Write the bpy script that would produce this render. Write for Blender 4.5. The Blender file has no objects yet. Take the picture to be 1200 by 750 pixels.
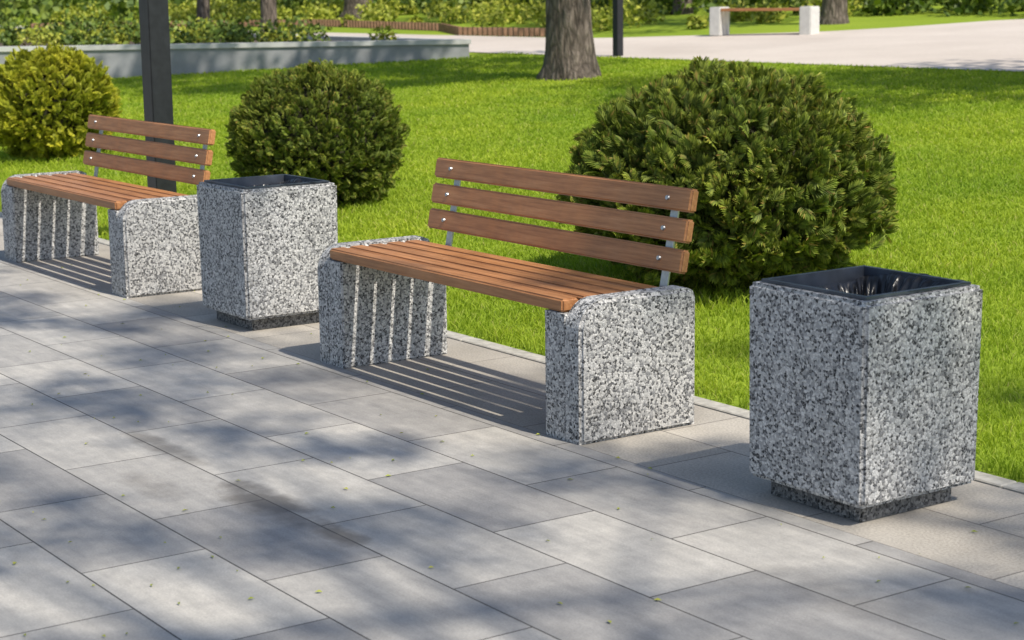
import bpy, bmesh, math, random
import numpy as np
from mathutils import Vector, Matrix, noise
random.seed(7); rng=np.random.default_rng(7)
scene=bpy.context.scene
COL=scene.collection

# ------------------------------------------------------------------ helpers
def link(o,parent=None):
    COL.objects.link(o)
    if parent is not None: o.parent=parent
    return o
def empty(name,loc=(0,0,0),rot=0):
    e=bpy.data.objects.new(name,None); e.location=loc; e.rotation_euler=(0,0,rot); e.empty_display_size=.2
    COL.objects.link(e); return e
def mesh_np(name,verts,faces_list,mat=None,smooth=False,attrs=None,parent=None,link_it=True):
    me=bpy.data.meshes.new(name)
    verts=np.asarray(verts,dtype=np.float32)
    me.vertices.add(len(verts)); me.vertices.foreach_set('co',verts.ravel())
    loops=np.concatenate([f.ravel() for f in faces_list]).astype(np.int32)
    sizes=np.concatenate([np.full(len(f),f.shape[1],dtype=np.int32) for f in faces_list])
    starts=np.concatenate([[0],np.cumsum(sizes)[:-1]]).astype(np.int32)
    me.loops.add(len(loops)); me.loops.foreach_set('vertex_index',loops)
    me.polygons.add(len(sizes)); me.polygons.foreach_set('loop_start',starts)
    try: me.polygons.foreach_set('loop_total',sizes)
    except Exception: pass
    if attrs:
        for k,a in attrs.items():
            at=me.attributes.new(k,'FLOAT','POINT'); at.data.foreach_set('value',np.asarray(a,dtype=np.float32))
    me.update(calc_edges=True)
    me.polygons.foreach_set('use_smooth',np.full(len(sizes),smooth,dtype=bool))
    if mat: me.materials.append(mat)
    if not link_it: return me
    o=bpy.data.objects.new(name,me); link(o,parent); return o
def from_bm(name,bm,mat=None,parent=None,smooth=False,loc=(0,0,0)):
    me=bpy.data.meshes.new(name); bmesh.ops.recalc_face_normals(bm,faces=bm.faces[:]); bm.to_mesh(me); bm.free()
    if smooth:
        for p in me.polygons: p.use_smooth=True
    if mat: me.materials.append(mat)
    o=bpy.data.objects.new(name,me); o.location=loc; return link(o,parent)
def box(name,a,b,mat,parent=None,bev=.004,seg=2):
    bm=bmesh.new(); bmesh.ops.create_cube(bm,size=1)
    for v in bm.verts:
        v.co=Vector([(a[i]+b[i])/2+v.co[i]*(b[i]-a[i]) for i in range(3)])
    if bev>0: bmesh.ops.bevel(bm,geom=bm.edges[:],offset=bev,segments=seg,affect='EDGES')
    return from_bm(name,bm,mat,parent)
def prism(name,prof,u0,u1,mat,parent=None,bev=.006):
    bm=bmesh.new()
    A=[bm.verts.new((u0,p[0],p[1])) for p in prof]; B=[bm.verts.new((u1,p[0],p[1])) for p in prof]
    n=len(prof)
    fa=bm.faces.new(A); fb=bm.faces.new(B[::-1])
    for i in range(n): bm.faces.new((A[i],B[i],B[(i+1)%n],A[(i+1)%n]))
    bmesh.ops.recalc_face_normals(bm,faces=bm.faces[:])
    if bev>0:
        es=[e for e in bm.edges if (fa in e.link_faces) or (fb in e.link_faces)]
        bmesh.ops.bevel(bm,geom=es,offset=bev,segments=3,affect='EDGES')
    return from_bm(name,bm,mat,parent)

# ------------------------------------------------------------------ materials
def newmat(name):
    m=bpy.data.materials.new(name); m.use_nodes=True; nt=m.node_tree
    return m,nt,nt.nodes['Principled BSDF']
def N(nt,t,**k):
    n=nt.nodes.new(t)
    for a,b in k.items(): setattr(n,a,b)
    return n
def ramp(nt,src,stops,interp='LINEAR'):
    r=N(nt,'ShaderNodeValToRGB'); r.color_ramp.interpolation=interp
    e=r.color_ramp.elements
    while len(e)<len(stops): e.new(.5)
    for i,(p,c) in enumerate(stops):
        e[i].position=p; e[i].color=(c[0],c[1],c[2],1)
    nt.links.new(src,r.inputs[0]); return r.outputs[0]
def mixc(nt,f,a,b,mode='MIX'):
    m=N(nt,'ShaderNodeMix',data_type='RGBA',blend_type=mode)
    for s,x in ((m.inputs[0],f),(m.inputs[6],a),(m.inputs[7],b)):
        if hasattr(x,'links'): nt.links.new(x,s)
        else: s.default_value=x if not isinstance(x,tuple) else (x[0],x[1],x[2],1)
    return m.outputs[2]
def math_(nt,op,a,b=0.,c=0.,clamp=False):
    m=N(nt,'ShaderNodeMath',operation=op,use_clamp=clamp)
    for s,x in zip(m.inputs,(a,b,c)):
        if hasattr(x,'links'): nt.links.new(x,s)
        else: s.default_value=x
    return m.outputs[0]
def objco(nt,scale=(1,1,1),loc=(0,0,0)):
    tc=N(nt,'ShaderNodeTexCoord'); mp=N(nt,'ShaderNodeMapping'); mp.inputs['Scale'].default_value=scale; mp.inputs['Location'].default_value=loc
    nt.links.new(tc.outputs['Object'],mp.inputs[0]); return mp.outputs[0]
def noise_(nt,co,scale,detail=4,rough=.55):
    n=N(nt,'ShaderNodeTexNoise'); n.inputs['Scale'].default_value=scale; n.inputs['Detail'].default_value=min(detail,3); n.inputs['Roughness'].default_value=rough
    nt.links.new(co,n.inputs['Vector']); return n.outputs['Fac']
def bump(nt,b,h,strength=.3,dist=.01):
    n=N(nt,'ShaderNodeBump'); n.inputs['Strength'].default_value=strength; n.inputs['Distance'].default_value=dist
    nt.links.new(h,n.inputs['Height']); nt.links.new(n.outputs[0],b.inputs['Normal'])

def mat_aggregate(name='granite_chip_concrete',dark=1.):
    m,nt,b=newmat(name); co=objco(nt)
    wob=N(nt,'ShaderNodeTexNoise'); wob.inputs['Scale'].default_value=80; wob.inputs['Detail'].default_value=2; nt.links.new(co,wob.inputs['Vector'])
    va=N(nt,'ShaderNodeVectorMath',operation='MULTIPLY_ADD'); nt.links.new(wob.outputs['Color'],va.inputs[0]); va.inputs[1].default_value=(.014,.014,.014); nt.links.new(co,va.inputs[2])
    def vor(scale,feat='F1'):
        v=N(nt,'ShaderNodeTexVoronoi',feature=feat); v.inputs['Scale'].default_value=scale; nt.links.new(va.outputs[0],v.inputs['Vector']); return v
    v=vor(120); v2=vor(120,'DISTANCE_TO_EDGE')
    sep=N(nt,'ShaderNodeSeparateColor'); nt.links.new(v.outputs['Color'],sep.inputs[0])
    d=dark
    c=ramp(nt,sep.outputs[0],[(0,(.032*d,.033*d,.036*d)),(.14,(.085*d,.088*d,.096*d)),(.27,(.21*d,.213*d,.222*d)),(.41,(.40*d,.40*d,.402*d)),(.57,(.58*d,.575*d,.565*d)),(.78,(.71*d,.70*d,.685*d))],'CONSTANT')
    edge=ramp(nt,v2.outputs['Distance'],[(0,(0,0,0)),(.13,(1,1,1))])
    c=mixc(nt,edge,(.40*d,.392*d,.38*d),c)
    n=noise_(nt,co,4,5); c=mixc(nt,.7,c,ramp(nt,n,[(.3,(.80,.79,.77)),(.7,(1,1,1))]),'MULTIPLY')
    nt.links.new(c,b.inputs['Base Color']); b.inputs['Roughness'].default_value=.75
    h=math_(nt,'ADD',math_(nt,'MULTIPLY',math_(nt,'MINIMUM',v2.outputs['Distance'],.25),2.5),math_(nt,'MULTIPLY',sep.outputs[1],.6))
    bump(nt,b,h,.55,.004); return m
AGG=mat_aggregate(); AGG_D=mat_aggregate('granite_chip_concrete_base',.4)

def mat_wood():
    m,nt,b=newmat('varnished_timber')
    co=objco(nt,(1.2,22,22)); co2=objco(nt)
    n=noise_(nt,co,3.2,6,.65); w=noise_(nt,co2,7,4,.7)
    c=ramp(nt,n,[(.25,(.29,.122,.045)),(.5,(.47,.215,.085)),(.75,(.60,.305,.135))])
    c=mixc(nt,.4,c,ramp(nt,w,[(.3,(.58,.54,.52)),(.7,(1.1,1.05,1))]),'MULTIPLY')
    oi=N(nt,'ShaderNodeObjectInfo'); c=mixc(nt,.4,c,ramp(nt,oi.outputs['Random'],[(0,(.74,.70,.67)),(1,(1.12,1.08,1.05))]),'MULTIPLY')
    nt.links.new(c,b.inputs['Base Color'])
    r=math_(nt,'MULTIPLY_ADD',w,.3,.30); nt.links.new(r,b.inputs['Roughness'])
    bump(nt,b,n,.3,.002); return m
WOOD=mat_wood()
def mat_simple(name,col,rough=.5,metal=0,nscale=8,var=.25,bmp=.1,bd=.003):
    m,nt,b=newmat(name); co=objco(nt); n=noise_(nt,co,nscale,5)
    lo=tuple(x*(1-var) for x in col); hi=tuple(min(1,x*(1+var)) for x in col)
    nt.links.new(ramp(nt,n,[(.3,lo),(.7,hi)]),b.inputs['Base Color']); b.inputs['Roughness'].default_value=rough; b.inputs['Metallic'].default_value=metal
    if bmp>0: bump(nt,b,n,bmp,bd)
    return m
STEEL=mat_simple('galvanised_steel',(.42,.43,.45),.38,.9,60,.12,.05)
DARKM=mat_simple('dark_painted_steel',(.026,.028,.032),.42,.3,20,.2,.03)
LINER=mat_simple('blue_grey_liner',(.085,.098,.125),.38,.5,14,.3,.05)
BAG=mat_simple('black_plastic_bag',(.012,.013,.016),.28,0,30,.3,.25,.006)
SOIL=mat_simple('bed_soil',(.09,.065,.045),.95,0,6,.4,.6,.05)
WALLM=mat_simple('planter_concrete',(.29,.295,.31),.85,0,3,.14,.2,.01)
CAPM=mat_simple('planter_cap_concrete',(.52,.52,.50),.85,0,5,.1,.2,.01)
RUST=mat_simple('rust_brown_edging',(.26,.145,.09),.7,0,12,.3,.2)
WHITE=mat_simple('pale_concrete',(.62,.61,.58),.8,0,10,.1,.2)

def mat_paving():
    m,nt,b=newmat('grey_paving_slabs'); co=objco(nt,loc=(0,.07,0))
    br=N(nt,'ShaderNodeTexBrick'); br.offset=.5; br.offset_frequency=2
    for k,x in (('Scale',1),('Mortar Size',.0028),('Mortar Smooth',.15),('Bias',0),('Brick Width',.70),('Row Height',.36)): br.inputs[k].default_value=x
    br.inputs['Color1'].default_value=(0,0,0,1); br.inputs['Color2'].default_value=(1,1,1,1); br.inputs['Mortar'].default_value=(.5,.5,.5,1)
    nt.links.new(co,br.inputs['Vector'])
    tint=ramp(nt,br.outputs['Color'],[(0,(.335,.325,.315)),(.5,(.415,.40,.378)),(1,(.515,.495,.46))])
    n1=noise_(nt,co,1.1,5,.6); n2=noise_(nt,co,14,6,.7); n3=noise_(nt,co,160,2,.6)
    st=objco(nt,(1.2,9,1)); n4=noise_(nt,st,2.2,5,.65)
    c=mixc(nt,.6,tint,ramp(nt,n1,[(.3,(.76,.77,.79)),(.7,(1.12,1.1,1.06))]),'MULTIPLY')
    c=mixc(nt,.6,c,ramp(nt,n2,[(.3,(.74,.74,.75)),(.7,(1.12,1.12,1.11))]),'MULTIPLY')
    c=mixc(nt,.6,c,ramp(nt,n4,[(.3,(.75,.75,.76)),(.7,(1.14,1.13,1.12))]),'MULTIPLY')
    c=mixc(nt,.45,c,ramp(nt,n3,[(.3,(.68,.68,.68)),(.7,(1.2,1.2,1.2))]),'MULTIPLY')
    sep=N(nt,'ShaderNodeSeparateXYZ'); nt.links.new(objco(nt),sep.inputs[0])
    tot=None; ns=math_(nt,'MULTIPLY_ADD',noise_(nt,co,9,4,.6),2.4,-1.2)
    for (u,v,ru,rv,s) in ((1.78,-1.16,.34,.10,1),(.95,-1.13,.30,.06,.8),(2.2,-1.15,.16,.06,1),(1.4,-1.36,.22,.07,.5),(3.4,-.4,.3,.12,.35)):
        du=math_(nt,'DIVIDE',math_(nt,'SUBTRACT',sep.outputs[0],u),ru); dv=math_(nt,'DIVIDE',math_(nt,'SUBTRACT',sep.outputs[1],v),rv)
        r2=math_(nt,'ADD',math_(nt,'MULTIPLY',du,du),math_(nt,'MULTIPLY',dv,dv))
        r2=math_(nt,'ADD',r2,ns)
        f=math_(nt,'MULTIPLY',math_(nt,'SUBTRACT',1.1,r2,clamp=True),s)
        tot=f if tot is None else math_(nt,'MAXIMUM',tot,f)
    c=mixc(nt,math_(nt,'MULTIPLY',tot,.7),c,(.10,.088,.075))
    c=mixc(nt,br.outputs['Fac'],c,(.07,.065,.06))
    nt.links.new(c,b.inputs['Base Color'])
    nt.links.new(math_(nt,'MULTIPLY_ADD',n2,.25,.55),b.inputs['Roughness'])
    h=math_(nt,'ADD',math_(nt,'SUBTRACT',1,br.outputs['Fac']),math_(nt,'MULTIPLY',n3,.25))
    bump(nt,b,h,.5,.006); return m
def mat_strip():
    m,nt,b=newmat('beige_concrete_slabs'); co=objco(nt,loc=(.28,0,0))
    br=N(nt,'ShaderNodeTexBrick'); br.offset=.5; br.offset_frequency=2
    for k,x in (('Scale',1),('Mortar Size',.003),('Mortar Smooth',.2),('Brick Width',.7),('Row Height',.35)): br.inputs[k].default_value=x
    br.inputs['Color1'].default_value=(0,0,0,1); br.inputs['Color2'].default_value=(1,1,1,1); br.inputs['Mortar'].default_value=(.5,.5,.5,1)
    nt.links.new(co,br.inputs['Vector'])
    tint=ramp(nt,br.outputs['Color'],[(0,(.43,.395,.345)),(1,(.56,.515,.45))])
    n1=noise_(nt,co,2.5,5,.6); n3=noise_(nt,co,120,4,.7)
    c=mixc(nt,.7,tint,ramp(nt,n1,[(.3,(.72,.71,.70)),(.7,(1.1,1.1,1.1))]),'MULTIPLY')
    c=mixc(nt,.8,c,ramp(nt,n3,[(.3,(.58,.58,.58)),(.7,(1.2,1.2,1.2))]),'MULTIPLY')
    c=mixc(nt,br.outputs['Fac'],c,(.16,.145,.13))
    nt.links.new(c,b.inputs['Base Color']); b.inputs['Roughness'].default_value=.85
    h=math_(nt,'ADD',math_(nt,'SUBTRACT',1,br.outputs['Fac']),math_(nt,'MULTIPLY',n3,.3)); bump(nt,b,h,.5,.006); return m
def mat_lawn():
    m,nt,b=newmat('lawn_ground'); co=objco(nt)
    n=noise_(nt,co,.35,5,.6); n2=noise_(nt,co,30,5,.7)
    c=ramp(nt,n,[(.3,(.20,.29,.028)),(.7,(.27,.36,.038))])
    c=mixc(nt,.7,c,ramp(nt,n2,[(.25,(.55,.6,.5)),(.7,(1.25,1.2,1.1))]),'MULTIPLY')
    nt.links.new(c,b.inputs['Base Color']); b.inputs['Roughness'].default_value=.95; b.inputs['Specular IOR Level'].default_value=.1
    return m
def mat_path():
    m,nt,b=newmat('pale_path'); co=objco(nt)
    n=noise_(nt,co,.5,5,.6); n2=noise_(nt,co,20,5,.7)
    c=ramp(nt,n,[(.3,(.52,.455,.40)),(.7,(.62,.55,.49))]); c=mixc(nt,.4,c,ramp(nt,n2,[(.3,(.8,.8,.8)),(.7,(1.1,1.1,1.1))]),'MULTIPLY')
    nt.links.new(c,b.inputs['Base Color']); b.inputs['Roughness'].default_value=.9; return m
def mat_leaf(name,stops,trans=.35,attr=None,rough=.55,spec=.3,patch=None):
    m,nt,b=newmat(name)
    g=N(nt,'ShaderNodeNewGeometry'); c=ramp(nt,g.outputs['Random Per Island'],stops)
    if attr:
        a=N(nt,'ShaderNodeAttribute',attribute_name=attr[0]); c=mixc(nt,a.outputs['Fac'],mixc(nt,1.,c,attr[1],'MULTIPLY'),mixc(nt,1.,c,attr[2],'MULTIPLY'))
    if patch:
        n=noise_(nt,objco(nt),patch,3,.6); c=mixc(nt,.9,c,ramp(nt,n,[(.3,(.70,.80,.8)),(.7,(1.22,1.12,1.15))]),'MULTIPLY')
    nt.links.new(c,b.inputs['Base Color']); b.inputs['Roughness'].default_value=rough; b.inputs['Specular IOR Level'].default_value=spec
    if trans>0:
        t=N(nt,'ShaderNodeBsdfTranslucent'); nt.links.new(mixc(nt,1.,c,(1.3,1.3,.7),'MULTIPLY'),t.inputs[0])
        mx=N(nt,'ShaderNodeMixShader'); mx.inputs[0].default_value=trans
        nt.links.new(b.outputs[0],mx.inputs[1]); nt.links.new(t.outputs[0],mx.inputs[2])
        nt.links.new(mx.outputs[0],nt.nodes['Material Output'].inputs[0])
    return m
GRASS=mat_leaf('grass_blades',[(0,(.28,.39,.034)),(.5,(.36,.48,.045)),(.9,(.43,.54,.06)),(1,(.52,.50,.18))],.42,('tip',(.6,.65,.5),(1.18,1.14,1.1)),.5,.2,.8)
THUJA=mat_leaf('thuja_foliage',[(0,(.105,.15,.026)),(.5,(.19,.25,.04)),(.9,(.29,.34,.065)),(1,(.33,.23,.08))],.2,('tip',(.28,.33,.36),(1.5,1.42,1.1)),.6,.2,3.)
THUJA_Y=mat_leaf('golden_thuja_foliage',[(0,(.25,.27,.025)),(.5,(.40,.42,.035)),(1,(.52,.50,.055))],.2,('tip',(.45,.5,.5),(1.4,1.35,1.0)),.6,.2,3.)
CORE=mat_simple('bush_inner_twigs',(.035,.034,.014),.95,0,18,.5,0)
LEAF=mat_leaf('tree_leaves',[(0,(.035,.075,.012)),(.5,(.06,.11,.016)),(1,(.10,.16,.022))],.25)
SHRUB=mat_leaf('shrub_leaves',[(0,(.05,.09,.014)),(.5,(.10,.16,.022)),(1,(.22,.28,.04))],0)
SHRUB_Y=mat_leaf('yellow_shrub_leaves',[(0,(.20,.24,.025)),(.5,(.30,.34,.035)),(1,(.42,.42,.06))],0)
def mat_bark():
    m,nt,b=newmat('bark'); co=objco(nt,(1,1,.28)); n=noise_(nt,co,14,6,.7)
    v=N(nt,'ShaderNodeTexVoronoi',feature='DISTANCE_TO_EDGE'); v.inputs['Scale'].default_value=13; nt.links.new(co,v.inputs['Vector'])
    c=ramp(nt,n,[(.3,(.055,.042,.032)),(.7,(.25,.205,.17))]); c=mixc(nt,.7,c,ramp(nt,v.outputs['Distance'],[(0,(.3,.28,.26)),(.25,(1.1,1.1,1.1))]),'MULTIPLY')
    nt.links.new(c,b.inputs['Base Color']); b.inputs['Roughness'].default_value=.95
    bump(nt,b,math_(nt,'ADD',n,v.outputs['Distance']),.9,.05); return m
BARK=mat_bark()

# ------------------------------------------------------------------ terrain
SL=.045
def gh(v):
    if v<.76: return -.03
    return min(.002+SL*(v-.78) if v>.78 else .002, .002+SL*41)
def strip_sheet(name,us,vs_of_u,mat,dz,nv=24,hf=gh):
    vs=[];fs=[]
    for u in us:
        lo,hi=vs_of_u(u)
        for j in range(nv+1):
            v=lo+(hi-lo)*j/nv; vs.append((u,v,hf(v)+dz))
    n=nv+1
    for i in range(len(us)-1):
        for j in range(nv): fs.append((i*n+j,(i+1)*n+j,(i+1)*n+j+1,i*n+j+1))
    return mesh_np(name,vs,[np.array(fs)],mat)
vl=[-600,-200,-60,-20,-5,0,.74,.775,.79]+[1+.5*i for i in range(90)]+[50,70,120,250,700]
ul=[-700,-300,-150,-80]+[-60+2*i for i in range(50)]+[60,120,300,700]
vs=[(u,v,gh(v)) for u in ul for v in vl]; n=len(vl)
fs=[(i*n+j,(i+1)*n+j,(i+1)*n+j+1,i*n+j+1) for i in range(len(ul)-1) for j in range(n-1)]
mesh_np('lawn',vs,[np.array(fs)],mat_lawn())
def flat(name,u0,u1,v0,v1,z,mat):
    return mesh_np(name,[(u0,v0,z),(u1,v0,z),(u1,v1,z),(u0,v1,z)],[np.array([(0,1,2,3)])],mat)
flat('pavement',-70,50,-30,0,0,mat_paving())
flat('paving_border_strip',-70,50,0,.70,0,mat_strip())
CURB=mat_simple('curb_concrete',(.44,.42,.38),.85,0,30,.2,.4,.004)
bm=bmesh.new()
for i in range(90):
    a=-60+i*1.0
    r=bmesh.ops.create_cube(bm,size=1); 
    for v in r['verts']: v.co=Vector((a+.5+v.co.x*.996,.742+v.co.y*.078,-.038+v.co.z*.09))
bmesh.ops.bevel(bm,geom=bm.edges[:],offset=.004,segments=1,affect='EDGES')
from_bm('curb',bm,CURB)
def far_edge(u):
    pts=[(-60,15.8),(-20,15.8),(-18.8,15.9),(-16.8,17.2),(-15.2,18.4),(-14.4,21.3),(-12,23),(0,24),(30,24)]
    return float(np.interp(u,[p[0] for p in pts],[p[1] for p in pts]))
strip_sheet('path',[-60+.5*i for i in range(160)],lambda u:(12.8,far_edge(u)),mat_path(),.012)

# ------------------------------------------------------------------ camera
th=.9662;pt=.1787;rr=-.0126;fpx=2127.4
Xw=Vector((math.cos(th),math.sin(th),0)); Yw=Vector((-math.sin(th),math.cos(th),0)); Z=Vector((0,0,1))
F=Yw*math.cos(pt)-Z*math.sin(pt); U0=Yw*math.sin(pt)+Z*math.cos(pt)
R=Xw*math.cos(rr)+U0*math.sin(rr); U=-Xw*math.sin(rr)+U0*math.cos(rr)
cam=bpy.data.cameras.new('camera'); camo=bpy.data.objects.new('camera',cam); COL.objects.link(camo)
M=Matrix((( R.x,U.x,-F.x,6.547),(R.y,U.y,-F.y,-3.546),(R.z,U.z,-F.z,1.5),(0,0,0,1)))
camo.matrix_world=M; cam.sensor_width=36; cam.lens=36*fpx/1200; cam.clip_end=2000; cam.clip_start=.05
cam.dof.use_dof=True; cam.dof.focus_distance=6.9; cam.dof.aperture_fstop=6.3
scene.camera=camo
CP=np.array([6.547,-3.546])

# ------------------------------------------------------------------ light
EL=math.radians(53); PHI=math.radians(7)
S=Vector((math.cos(EL)*math.cos(PHI),math.cos(EL)*math.sin(PHI),math.sin(EL)))
sl=bpy.data.lights.new('sun','SUN'); sl.energy=5.0; sl.angle=math.radians(.8); sl.color=(1,.93,.81)
so=bpy.data.objects.new('sun',sl); COL.objects.link(so); so.rotation_euler=S.to_track_quat('Z','Y').to_euler(); so.location=(0,0,20)
w=bpy.data.worlds.new('World'); scene.world=w; w.use_nodes=True; nt=w.node_tree
sky=nt.nodes.new('ShaderNodeTexSky'); sky.sky_type='NISHITA'; sky.sun_disc=False; sky.sun_elevation=EL; sky.sun_rotation=math.radians(90)-PHI
nt.links.new(sky.outputs[0],nt.nodes['Background'].inputs[0]); nt.nodes['Background'].inputs[1].default_value=.15
scene.view_settings.view_transform='Standard'; scene.view_settings.look='None'; scene.view_settings.exposure=0

# ------------------------------------------------------------------ bench
def bench(name,u0):
    P=empty(name,(u0,0,0)); L=1.813;w=.208;d=.505;h=.488
    def support(nm,a,b,outer_low):
        r=.105
        prof=[(d,.0),(d,h-.035),(d-.011,h-.011),(d-.035,h)]
        for k in range(0,13):
            t=math.pi/2+ (math.pi/2)*k/12; prof.append((r+r*math.cos(t),h-r+r*math.sin(t)))
        prof.append((0,0))
        inner=[(d-.001,0),(d-.001,h-.052),(0.001,h-.052),(0.001,0)]
        prism(nm+'_outer',prof,*( (a,a+.10) if outer_low else (b-.10,b)),AGG,P,.012)
        prism(nm+'_inner',inner,*((a+.085,b) if outer_low else (a,b-.085)),AGG,P,.006)
    support('support_left',0,w,True); support('support_right',L-w,L,False)
    for i in range(5):
        v0=.004+i*.088
        box(f'seat_slat_{i+1}',(.106,v0,h-.049),(L-.106,v0+.071,h-.004+.001*(i%2)),WOOD,P,.007,3)
    vt,zt,vb,zb=.513,.826,.458,.535
    ln=math.hypot(vt-vb,zt-zb); dv=(vt-vb)/ln; dz=(zt-zb)/ln; ang=math.atan2(dv,dz)
    sh=.083; gap=(ln-3*sh)/2
    for i in range(3):
        s=i*(sh+gap)+sh/2
        o=box(f'back_slat_{i+1}',(-.823,0,-sh/2),(.823,.036,sh/2),WOOD,P,.007,3)
        o.location=(.953,vb+dv*s,zb+dz*s); o.rotation_euler=(-ang,0,0)
        for k,uu in enumerate((-.70,.70)):
            bm=bmesh.new(); bmesh.ops.create_cone(bm,cap_ends=True,segments=14,radius1=.010,radius2=.0075,depth=.007,matrix=Matrix.Translation((uu,-.003,0))@Matrix.Rotation(math.pi/2,4,'X'))
            q=from_bm(f'bolt_{i}_{k}',bm,STEEL,P); q.location=o.location; q.rotation_euler=o.rotation_euler
    for k,uu in enumerate((.953-.70,.953+.70)):
        o=box(f'bracket_{k+1}',(-.02,0,-.13),(.02,.010,ln-.02),STEEL,P,.002,1)
        o.location=(uu,vb+.0375,zb); o.rotation_euler=(-ang,0,0)
        box(f'bracket_foot_{k+1}',(uu-.018,vb-.35,h-.062),(uu+.018,vb+.03,h-.0535),STEEL,P,.002,1)
    return P
bench('park_bench',0); bench('park_bench',-3.811)

# ------------------------------------------------------------------ litter bin
def litter_bin(name,u0):
    b=.485; P=empty(name,(u0,.0408,0)); z0,z1=.058,.648; t=.042
    bm=bmesh.new()
    def ring(z,ins): 
        return [bm.verts.new((x,y,z)) for x,y in ((ins,ins),(b-ins,ins),(b-ins,b-ins),(ins,b-ins))]
    A=ring(z0,.004);B=ring(z1,0);C=ring(z1,t);D=ring(z0+.08,t+.004)
    for X,Y in ((A,B),(B,C),(C,D)):
        for i in range(4): bm.faces.new((X[i],X[(i+1)%4],Y[(i+1)%4],Y[i]))
    bm.faces.new(A[::-1]); bm.faces.new(D)
    bmesh.ops.recalc_face_normals(bm,faces=bm.faces[:])
    es=[e for e in bm.edges if (e.verts[0] in A+B and e.verts[1] in A+B)]
    bmesh.ops.bevel(bm,geom=es,offset=.012,segments=3,affect='EDGES')
    from_bm('body',bm,AGG,P)
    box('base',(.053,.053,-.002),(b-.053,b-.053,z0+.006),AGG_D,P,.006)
    bm=bmesh.new(); i0=t+.002
    a=ring(z1+.010,i0-.014);a2=ring(z1+.010,i0+.002);c=ring(z1-.5,i0+.012);c2=ring(z1+.0015,i0-.014)
    for X,Y in ((c2,a),(a,a2),(a2,c)):
        for i in range(4): bm.faces.new((X[i],X[(i+1)%4],Y[(i+1)%4],Y[i]))
    from_bm('liner',bm,LINER,P)
    # bag: gathered folds; the far and right sides are folded over the rim, the rest sags inside
    n=110; hw=(b-2*(i0+.006))/2; vs=[]
    o=u0*1.7
    for i in range(n+1):
        for j in range(n+1):
            x=-1+2*i/n; y=-1+2*j/n; m=max(abs(x),abs(y)); ang=math.atan2(y,x)
            wgt=min(1,3*m)
            fold=abs(noise.noise(Vector((math.cos(ang)*4.5,math.sin(ang)*4.5,o+m*.5))))
            fold2=abs(noise.noise(Vector((math.cos(ang)*11,math.sin(ang)*11,o+m*1.2))))
            lap=max(0,min(1,(y*.9+x*.7)*1.8))
            z=-.010-.020*(1-lap)-.22*(1-m**(3.0))
            z+=(fold*.07+fold2*.035)*min(1,(1-m)*8)
            z+=noise.noise(Vector((x*3.5,y*3.5,o)))*.05*(1-m**4)+abs(noise.noise(Vector((x*8,y*8,o))))*.025*(1-m**6)
            rim=max(0,1-(1-m)*12)
            z+=rim*lap*(.026+.007*noise.noise(Vector((x*5,y*5,o))))
            rad=1-(.16*fold+.06*fold2)*wgt*(1-rim)
            if m>.999:
                rad=1.0+lap*(.13+.03*noise.noise(Vector((x*9,y*9,o)))); z-=.008*lap
            elif m>.975: rad=1.0+.05*lap
            vs.append((b/2+x*hw*rad,b/2+y*hw*rad,z1+z))
    fs=[(i*(n+1)+j,(i+1)*(n+1)+j,(i+1)*(n+1)+j+1,i*(n+1)+j+1) for i in range(n) for j in range(n)]
    mesh_np('bin_bag',vs,[np.array(fs)],BAG,True,parent=P)
    return P
litter_bin('litter_bin',2.5805); litter_bin('litter_bin',2.5805-3.803)

# ------------------------------------------------------------------ lamp posts
def lamp_post(name,u,v,b=.135,h=4.0):
    P=empty(name,(u,v,gh(v)))
    box('post',(-b/2,-b/2,0),(b/2,b/2,h),DARKM,P,.006)
    box('base_plate',(-b,-b,-.01),(b,b,.012),DARKM,P,.003)
    box('arm',(-b/2+.01,-1.0,h+.001),(b/2-.01,b/2,h+.09),DARKM,P,.005)
    box('lamp_head',(-.11,-1.35,h-.02),(.11,-.85,h+.0005),WHITE,P,.008)
    return P
lamp_post('lamp_post',-3.76,.99); lamp_post('lamp_post',-14.59,13.0,.115)

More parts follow.
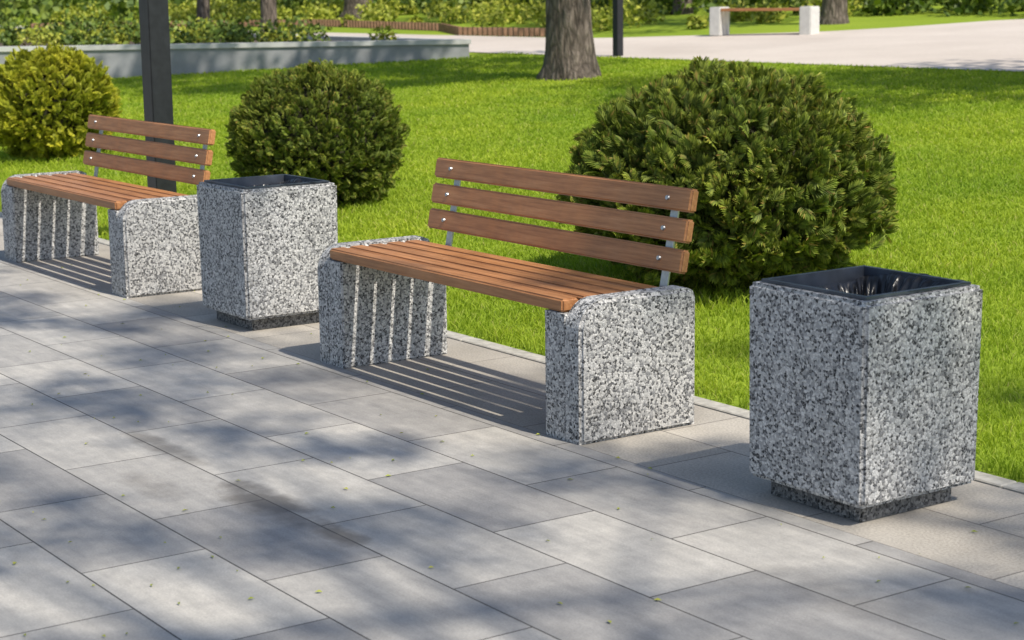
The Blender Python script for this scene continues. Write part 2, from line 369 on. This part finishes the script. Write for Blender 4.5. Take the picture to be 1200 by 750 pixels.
# ------------------------------------------------------------------ grass
def make_grass():
    nsamp=640000
    r=4.6*np.exp(rng.random(nsamp)*math.log(30/4.6))
    a=th+math.pi/2+ (rng.random(nsamp)-.5)*.80
    u=CP[0]+r*np.cos(a); v=CP[1]+r*np.sin(a)
    keep=(v>.785)&(v<12.8)&~((u<-17.3)&(v>(u+19.64)*1.983+7.23-.1))
    keep&=rng.random(nsamp)<.55+.45*np.clip((r-7)/4,0,1)
    u=u[keep];v=v[keep];r=r[keep];n=len(u)
    z=.002+SL*np.clip(v-.78,0,None)
    h=(.022+.018*rng.random(n))
    near=np.zeros(n)
    for bu,bv,br in ((-.17,2.39,.9),(-4.4,2.42,.75),(-9.28,2.4,.75)):
        d=np.hypot(u-bu,v-bv); near=np.maximum(near,np.clip(1-(d-br+.3)/.4,0,1))
    edge=np.clip(1-(v-.78)/.15,0,1)
    patch=np.array([noise.noise(Vector((a_*1.1,b_*1.1,0))) for a_,b_ in zip(u[::1],v[::1])])
    h*=1+.5*patch+1.2*near*rng.random(n)+1.3*edge*rng.random(n)
    wd=(.0020+.0012*rng.random(n))*np.clip(r/8,.8,3.4)
    az=rng.random(n)*2*math.pi; lean=(.3+.9*rng.random(n))*h; la=rng.random(n)*2*math.pi
    dx=np.cos(az)*wd; dy=np.sin(az)*wd; lx=np.cos(la)*lean; ly=np.sin(la)*lean
    V=np.zeros((n,5,3))
    V[:,0]=np.stack([u-dx,v-dy,z-.004],1); V[:,1]=np.stack([u+dx,v+dy,z-.004],1)
    V[:,2]=np.stack([u+dx*.8+lx*.35,v+dy*.8+ly*.35,z+h*.6],1); V[:,3]=np.stack([u-dx*.8+lx*.35,v-dy*.8+ly*.35,z+h*.6],1)
    V[:,4]=np.stack([u+lx,v+ly,z+h*.98],1)
    b=np.arange(n)[:,None]*5
    q=b+np.array([[0,1,2,3]]); t=b+np.array([[3,2,4]])
    tip=np.tile([0,0,.6,.6,1],n)
    mesh_np('grass',V.reshape(-1,3),[q,t],GRASS,False,{'tip':tip})
make_grass()

# ------------------------------------------------------------------ thuja bushes
def thuja(name,u,v,rx,rz,nspr,mat,seed,size=.13):
    rg=np.random.default_rng(seed); P=empty(name,(u,v,gh(v)))
    cz=rz*.93
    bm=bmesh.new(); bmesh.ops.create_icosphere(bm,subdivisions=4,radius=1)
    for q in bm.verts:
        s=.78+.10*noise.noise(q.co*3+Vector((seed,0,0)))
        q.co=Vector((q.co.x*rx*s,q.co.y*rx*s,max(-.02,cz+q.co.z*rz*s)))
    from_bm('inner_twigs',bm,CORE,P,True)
    segs=[]
    for k in range(9):
        y=.12+.86*k/8
        for sgn in (-1,1):
            if k==8 and sgn==1: continue
            ang=(0 if k==8 else sgn*(.95-.55*k/8)); ll=(.50-.30*abs(k/8-.35))*(1 if k<8 else .7)
            w=.05
            p0=np.array([0,y*.8,0]); dr=np.array([math.sin(ang),math.cos(ang),0]); nr=np.array([dr[1],-dr[0],0])
            zc=-.16*abs(math.sin(ang))-.16*y*y
            segs.append((p0-nr*w*.4,p0+dr*ll*.55+nr*w+np.array([0,0,zc*.3]),p0+dr*ll+np.array([0,0,zc]),p0+dr*ll*.55-nr*w+np.array([0,0,zc*.3])))
    T=np.array(segs).reshape(-1,3); nt_=len(T); tipT=np.tile([0,.55,1,.55],len(segs))*.6+np.clip(T[:,1],0,1)*.4
    fT=np.arange(nt_).reshape(-1,4)
    n=nspr
    zz=rg.random(n)*1.9-.9; aa=rg.random(n)*2*math.pi; rr0=np.sqrt(1-np.clip(zz,-1,1)**2)
    D=np.stack([rr0*np.cos(aa),rr0*np.sin(aa),zz],1)
    lump=np.array([noise.noise(Vector(d*2.6)+Vector((seed*3.1,0,0)))*.11+noise.noise(Vector(d*6.5)+Vector((0,seed,0)))*.15 for d in D])
    depth=rg.random(n)**1.5*.24
    rad=(1.0+lump-depth)
    C=D*rad[:,None]*np.array([rx,rx,rz])+np.array([0,0,cz])
    C[:,2]=np.maximum(C[:,2],.03)
    up=np.array([0,0,1.])
    out=D.copy(); Y=out*1.0+up*(.20+.5*rg.random((n,1)))+rg.normal(0,.45,(n,3)); Y/=np.linalg.norm(Y,axis=1)[:,None]
    Xr=np.cross(Y,out+rg.normal(0,.8,(n,3))); Xr/=np.linalg.norm(Xr,axis=1)[:,None]; Zr=np.cross(Xr,Y)
    sc=size*(.5+.8*rg.random(n))
    V=C[:,None,:]+sc[:,None,None]*((T[None,:,0:1]-0)*Xr[:,None,:]+(T[None,:,1:2]-.45)*Y[:,None,:]+(T[None,:,2:3])*Zr[:,None,:])
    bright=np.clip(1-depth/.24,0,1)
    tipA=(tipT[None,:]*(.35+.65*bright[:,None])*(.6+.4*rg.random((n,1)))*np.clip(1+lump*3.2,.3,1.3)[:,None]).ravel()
    Fq=(np.arange(n)[:,None,None]*nt_+fT[None]).reshape(-1,4)
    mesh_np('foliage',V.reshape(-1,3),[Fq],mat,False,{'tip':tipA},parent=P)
    return P
thuja('thuja_bush',-.17,2.39,.76,.52,12000,THUJA,3,.095)
thuja('thuja_bush',-4.40,2.42,.58,.48,8500,THUJA,5,.068)
thuja('thuja_bush',-9.28,2.40,.56,.50,6000,THUJA_Y,9,.09)

# ------------------------------------------------------------------ leaves / trees
def leaf_mesh(name,centres,radii,per,size,mat,seed,parent=None,flat=.75,link_it=True):
    rg=np.random.default_rng(seed); C=np.repeat(np.asarray(centres,float),per,axis=0); Rr=np.repeat(np.asarray(radii,float),per)
    n=len(C); d=rg.normal(0,1,(n,3)); d/=np.linalg.norm(d,axis=1)[:,None]
    P=C+d*(Rr*rg.random(n)**.45)[:,None]*np.array([1,1,flat])
    a=rg.normal(0,1,(n,3)); a/=np.linalg.norm(a,axis=1)[:,None]; b=np.cross(a,rg.normal(0,1,(n,3))); b/=np.linalg.norm(b,axis=1)[:,None]
    s=size*(.6+.8*rg.random(n))[:,None]
    V=np.stack([P-a*s*.5,P+b*s*.3,P+a*s*.5,P-b*s*.3],1).reshape(-1,3)
    return mesh_np(name,V,[np.arange(4*n).reshape(-1,4)],mat,False,parent=parent,link_it=link_it)
def tube(bm,pts,rads,seg=14):
    rings=[]
    for i,p in enumerate(pts):
        p=Vector(p); t=(Vector(pts[min(i+1,len(pts)-1)])-Vector(pts[max(i-1,0)])).normalized()
        x=t.cross(Vector((.3,1,.1))).normalized(); y=t.cross(x)
        rings.append([bm.verts.new(p+(x*math.cos(k*2*math.pi/seg)+y*math.sin(k*2*math.pi/seg))*rads[i]*(1+.13*noise.noise(Vector((k*1.3,i*.4,p.x))))) for k in range(seg)])
    for a,b in zip(rings,rings[1:]):
        for k in range(seg): bm.faces.new((a[k],a[(k+1)%seg],b[(k+1)%seg],b[k]))
def tree(name,u,v,tr,h,crown,cr,seed,nclump=70,clr=.8,per=150,leaf=.13,flatc=.62,leanv=(0,0)):
    rg=random.Random(seed); P=empty(name,(u,v,gh(v) if v>.76 else 0)); bm=bmesh.new()
    zt=crown[2]
    pts=[];rd=[]
    zs=[-.05,.03,.1,.2,.35,.6,1.,1.6,2.4]+[2.4+(zt-2.4)*k/6 for k in range(1,7)]
    for i,z in enumerate(zs):
        t=max(0,z)/zt
        pts.append((crown[0]*t**2+leanv[0]*t+.04*math.sin(3*t+seed),crown[1]*t**2+leanv[1]*t+.04*math.cos(4*t+seed),z))
        rd.append(tr*(1-.62*t)+ tr*.32*math.exp(-max(0,z)/.16))
    tube(bm,pts,rd,20)
    cents=[];rads=[]
    while len(cents)<nclump:
        x,y,z=[rg.uniform(-1,1) for _ in range(3)]
        if x*x+y*y+z*z>1 or x*x+y*y+z*z<.12: continue
        cents.append((crown[0]+x*cr,crown[1]+y*cr,crown[2]+z*cr*flatc)); rads.append(clr*rg.uniform(.6,1.25))
    for c in cents[::4]:
        k=rg.randint(9,len(pts)-1); b=Vector(pts[k]); e=Vector(c); mid=(b+e)/2+Vector((0,0,.12*(e-b).length))
        r0=rd[k]*.42; tube(bm,[b,b.lerp(mid,.5)+Vector((0,0,.05)),mid,mid.lerp(e,.6),e],[r0,r0*.75,r0*.55,r0*.35,r0*.12],8)
    from_bm('trunk',bm,BARK,P,True)
    leaf_mesh('crown',cents,rads,per,leaf,LEAF,seed,P)
    return P
tree('tree',-12.02,10.22,.315,9,(0.3,.0,6.2),3.6,21,80,.9,120,.18)
tree('tree',-26.3,13.4,.17,8,(0,0,6.0),3.0,22,50,.85,90,.18)
tree('tree',-30.2,13.8,.15,8,(0,.5,6.0),3.0,23,50,.85,90,.18)
tree('tree',-34.6,20.2,.38,10,(0,0,7.5),4.0,24,60,1.,100,.2)
tree('tree',-17.3,20.0,.22,9,(0,0,6.5),3.4,25,60,.9,100,.18)
tree('tree',-24.5,22.5,.2,9,(0,0,6.5),3.4,26,60,.9,100,.18)
tree('tree',-36.0,9.0,.2,9,(0,0,6.5),3.6,29,60,.9,90,.2)
tree('tree',-3.2,12.6,.25,9,(0,-1.2,6.0),3.0,27,66,.85,100,.18)
tree('tree',3.5,13.6,.25,9,(0,0,6.0),3.4,28,40,.9,100,.18)
# trees beside the photographer that dapple the pavement
tree('tree',9.6,-1.0,.2,11,(-.3,.0,8.8),3.8,31,92,.42,115,.11)
tree('tree',2.4,-6.0,.2,11,(.5,3.9,8.6),3.5,32,84,.42,115,.11)
tree('tree',-5.0,-9.0,.2,11,(.3,5.2,8.8),3.8,33,66,.55,115,.12)

# ------------------------------------------------------------------ planter wall and bed
def wall(name,pts,zt,t=.22):
    P=empty(name)
    for i,(a,b) in enumerate(zip(pts,pts[1:])):
        a=Vector((a[0],a[1],0)); b=Vector((b[0],b[1],0)); d=(b-a).normalized(); n=Vector((-d.y,d.x,0))
        for nm,z0,z1,tt,m,ex in (('wall',-.3,zt-.07,t,WALLM,t/2),('cap',zt-.07,zt,t+.06,CAPM,t/2+.03)):
            bm=bmesh.new(); c=[a-d*ex-n*tt/2,b+d*ex*(.98 if i==0 else .5)-n*tt/2,b+d*ex*(.98 if i==0 else .5)+n*tt/2,a-d*ex+n*tt/2]
            if i: c=[a+d*(ex+.001)-n*tt/2]+c[1:3]+[a+d*(ex+.001)+n*tt/2]
            lo=[bm.verts.new((p.x,p.y,z0)) for p in c]; hi=[bm.verts.new((p.x,p.y,z1)) for p in c]
            bm.faces.new(lo); bm.faces.new(hi)
            for k in range(4): bm.faces.new((lo[k],lo[(k+1)%4],hi[(k+1)%4],hi[k]))
            from_bm(f'{nm}_{i+1}',bm,m,P)
wall('planter_wall',[(-24.6,-2.6),(-17.24,12.0),(-50,12.25)],.79)
mesh_np('planter_bed',[(-24.6,-2.5,.72),(-17.3,11.95,.72),(-50,12.2,.72),(-60,-2.5,.72)],[np.array([(0,1,2,3)])],SOIL)
rg=random.Random(5); c1=[];r1=[]
for i in range(190):
    t=rg.random(); v=1+t*10.5; off=rg.uniform(.6,13)
    u=-24.6+(v+2.6)*.504-off; r=rg.uniform(.15,.45); c1.append((u,v,.74+r*.4)); r1.append(r)
leaf_mesh('planter_shrubs',c1,r1,120,.09,SHRUB,41)
c1=[];r1=[]
for i in range(60):
    t=rg.random(); v=2+t*9.5; off=rg.uniform(.5,9)
    u=-24.6+(v+2.6)*.504-off; r=rg.uniform(.12,.34); c1.append((u,v,.74+r*.4)); r1.append(r)
leaf_mesh('planter_shrubs',c1,r1,120,.08,SHRUB_Y,42)
bm=bmesh.new(); pl=[(-44,15.0),(-32,17.6),(-25.5,16.9),(-23.4,16.0),(-20.4,16.05)]
for a,b in zip(pl,pl[1:]):
    A=Vector((a[0],a[1],0)); B=Vector((b[0],b[1],0)); L=(B-A).length; k=int(L/.16)
    for i in range(k):
        p=A.lerp(B,i/k); r=bmesh.ops.create_cube(bm,size=1)
        for q in r['verts']: q.co=Vector((p.x+q.co.x*.05,p.y+q.co.y*.09,gh(p.y)+.07+q.co.z*.18))
from_bm('picket_edging',bm,RUST)

c1=[];r1=[]
for i in range(440):
    u=rg.uniform(-60,-12); v=rg.uniform(22,29)+max(0,(-u-30))*.05; r=rg.uniform(.35,1.1)
    c1.append((u,v,gh(v)+r*.55)); r1.append(r)
leaf_mesh('background_shrubs',c1,r1,120,.19,SHRUB,43)
c1=[];r1=[]
for i in range(130):
    u=rg.uniform(-50,-19); v=rg.uniform(17.2,22); r=rg.uniform(.15,.5)
    c1.append((u,v,gh(v)+r*.45)); r1.append(r)
leaf_mesh('background_shrubs',c1,r1,140,.12,SHRUB_Y,44)
c1=[];r1=[]
for i in range(380):
    u=rg.uniform(-75,-44); v=rg.uniform(-25,24); r=rg.uniform(.5,1.6)
    c1.append((u,v,max(gh(v),0)+r*.6)); r1.append(r)
leaf_mesh('background_shrubs',c1,r1,90,.3,SHRUB,45)
c1=[];r1=[]
for i in range(600):
    a=rg.uniform(.9,3.6); rr_=rg.uniform(60,90); u=rr_*math.cos(a); v=rr_*math.sin(a); r=rg.uniform(1.5,3.5)
    c1.append((u,v,max(gh(v),0)+rg.uniform(.5,12))); r1.append(r)
leaf_mesh('distant_trees',c1,r1,70,1.,LEAF,46)

P=empty('park_bench',(-16.05,17.2,gh(17.2)+.012),math.atan2(.67,1.49))
for nm,x in (('support_left',-.80),('support_right',.80)):
    box(nm,(x-.10,-.20,-.02),(x+.10,.20,.46),WHITE,P,.015)
for i in range(3):
    box(f'seat_slat_{i+1}',(-.695,-.19+i*.13,.39),(.695,-.08+i*.13,.435),WOOD,P,.006)

n=520; u=rng.uniform(-6,6,n); v=.6-rng.random(n)**.8*4.6; a=rng.random(n)*6.28; s=.004+.008*rng.random(n)
V=np.stack([np.stack([u-np.cos(a)*s,v-np.sin(a)*s,np.full(n,.004)],1),np.stack([u+np.sin(a)*s*.5,v-np.cos(a)*s*.5,np.full(n,.006)],1),np.stack([u+np.cos(a)*s,v+np.sin(a)*s,np.full(n,.004)],1),np.stack([u-np.sin(a)*s*.5,v+np.cos(a)*s*.5,np.full(n,.008)],1)],1).reshape(-1,3)
mesh_np('fallen_leaves',V,[np.arange(4*n).reshape(-1,4)],SHRUB_Y)
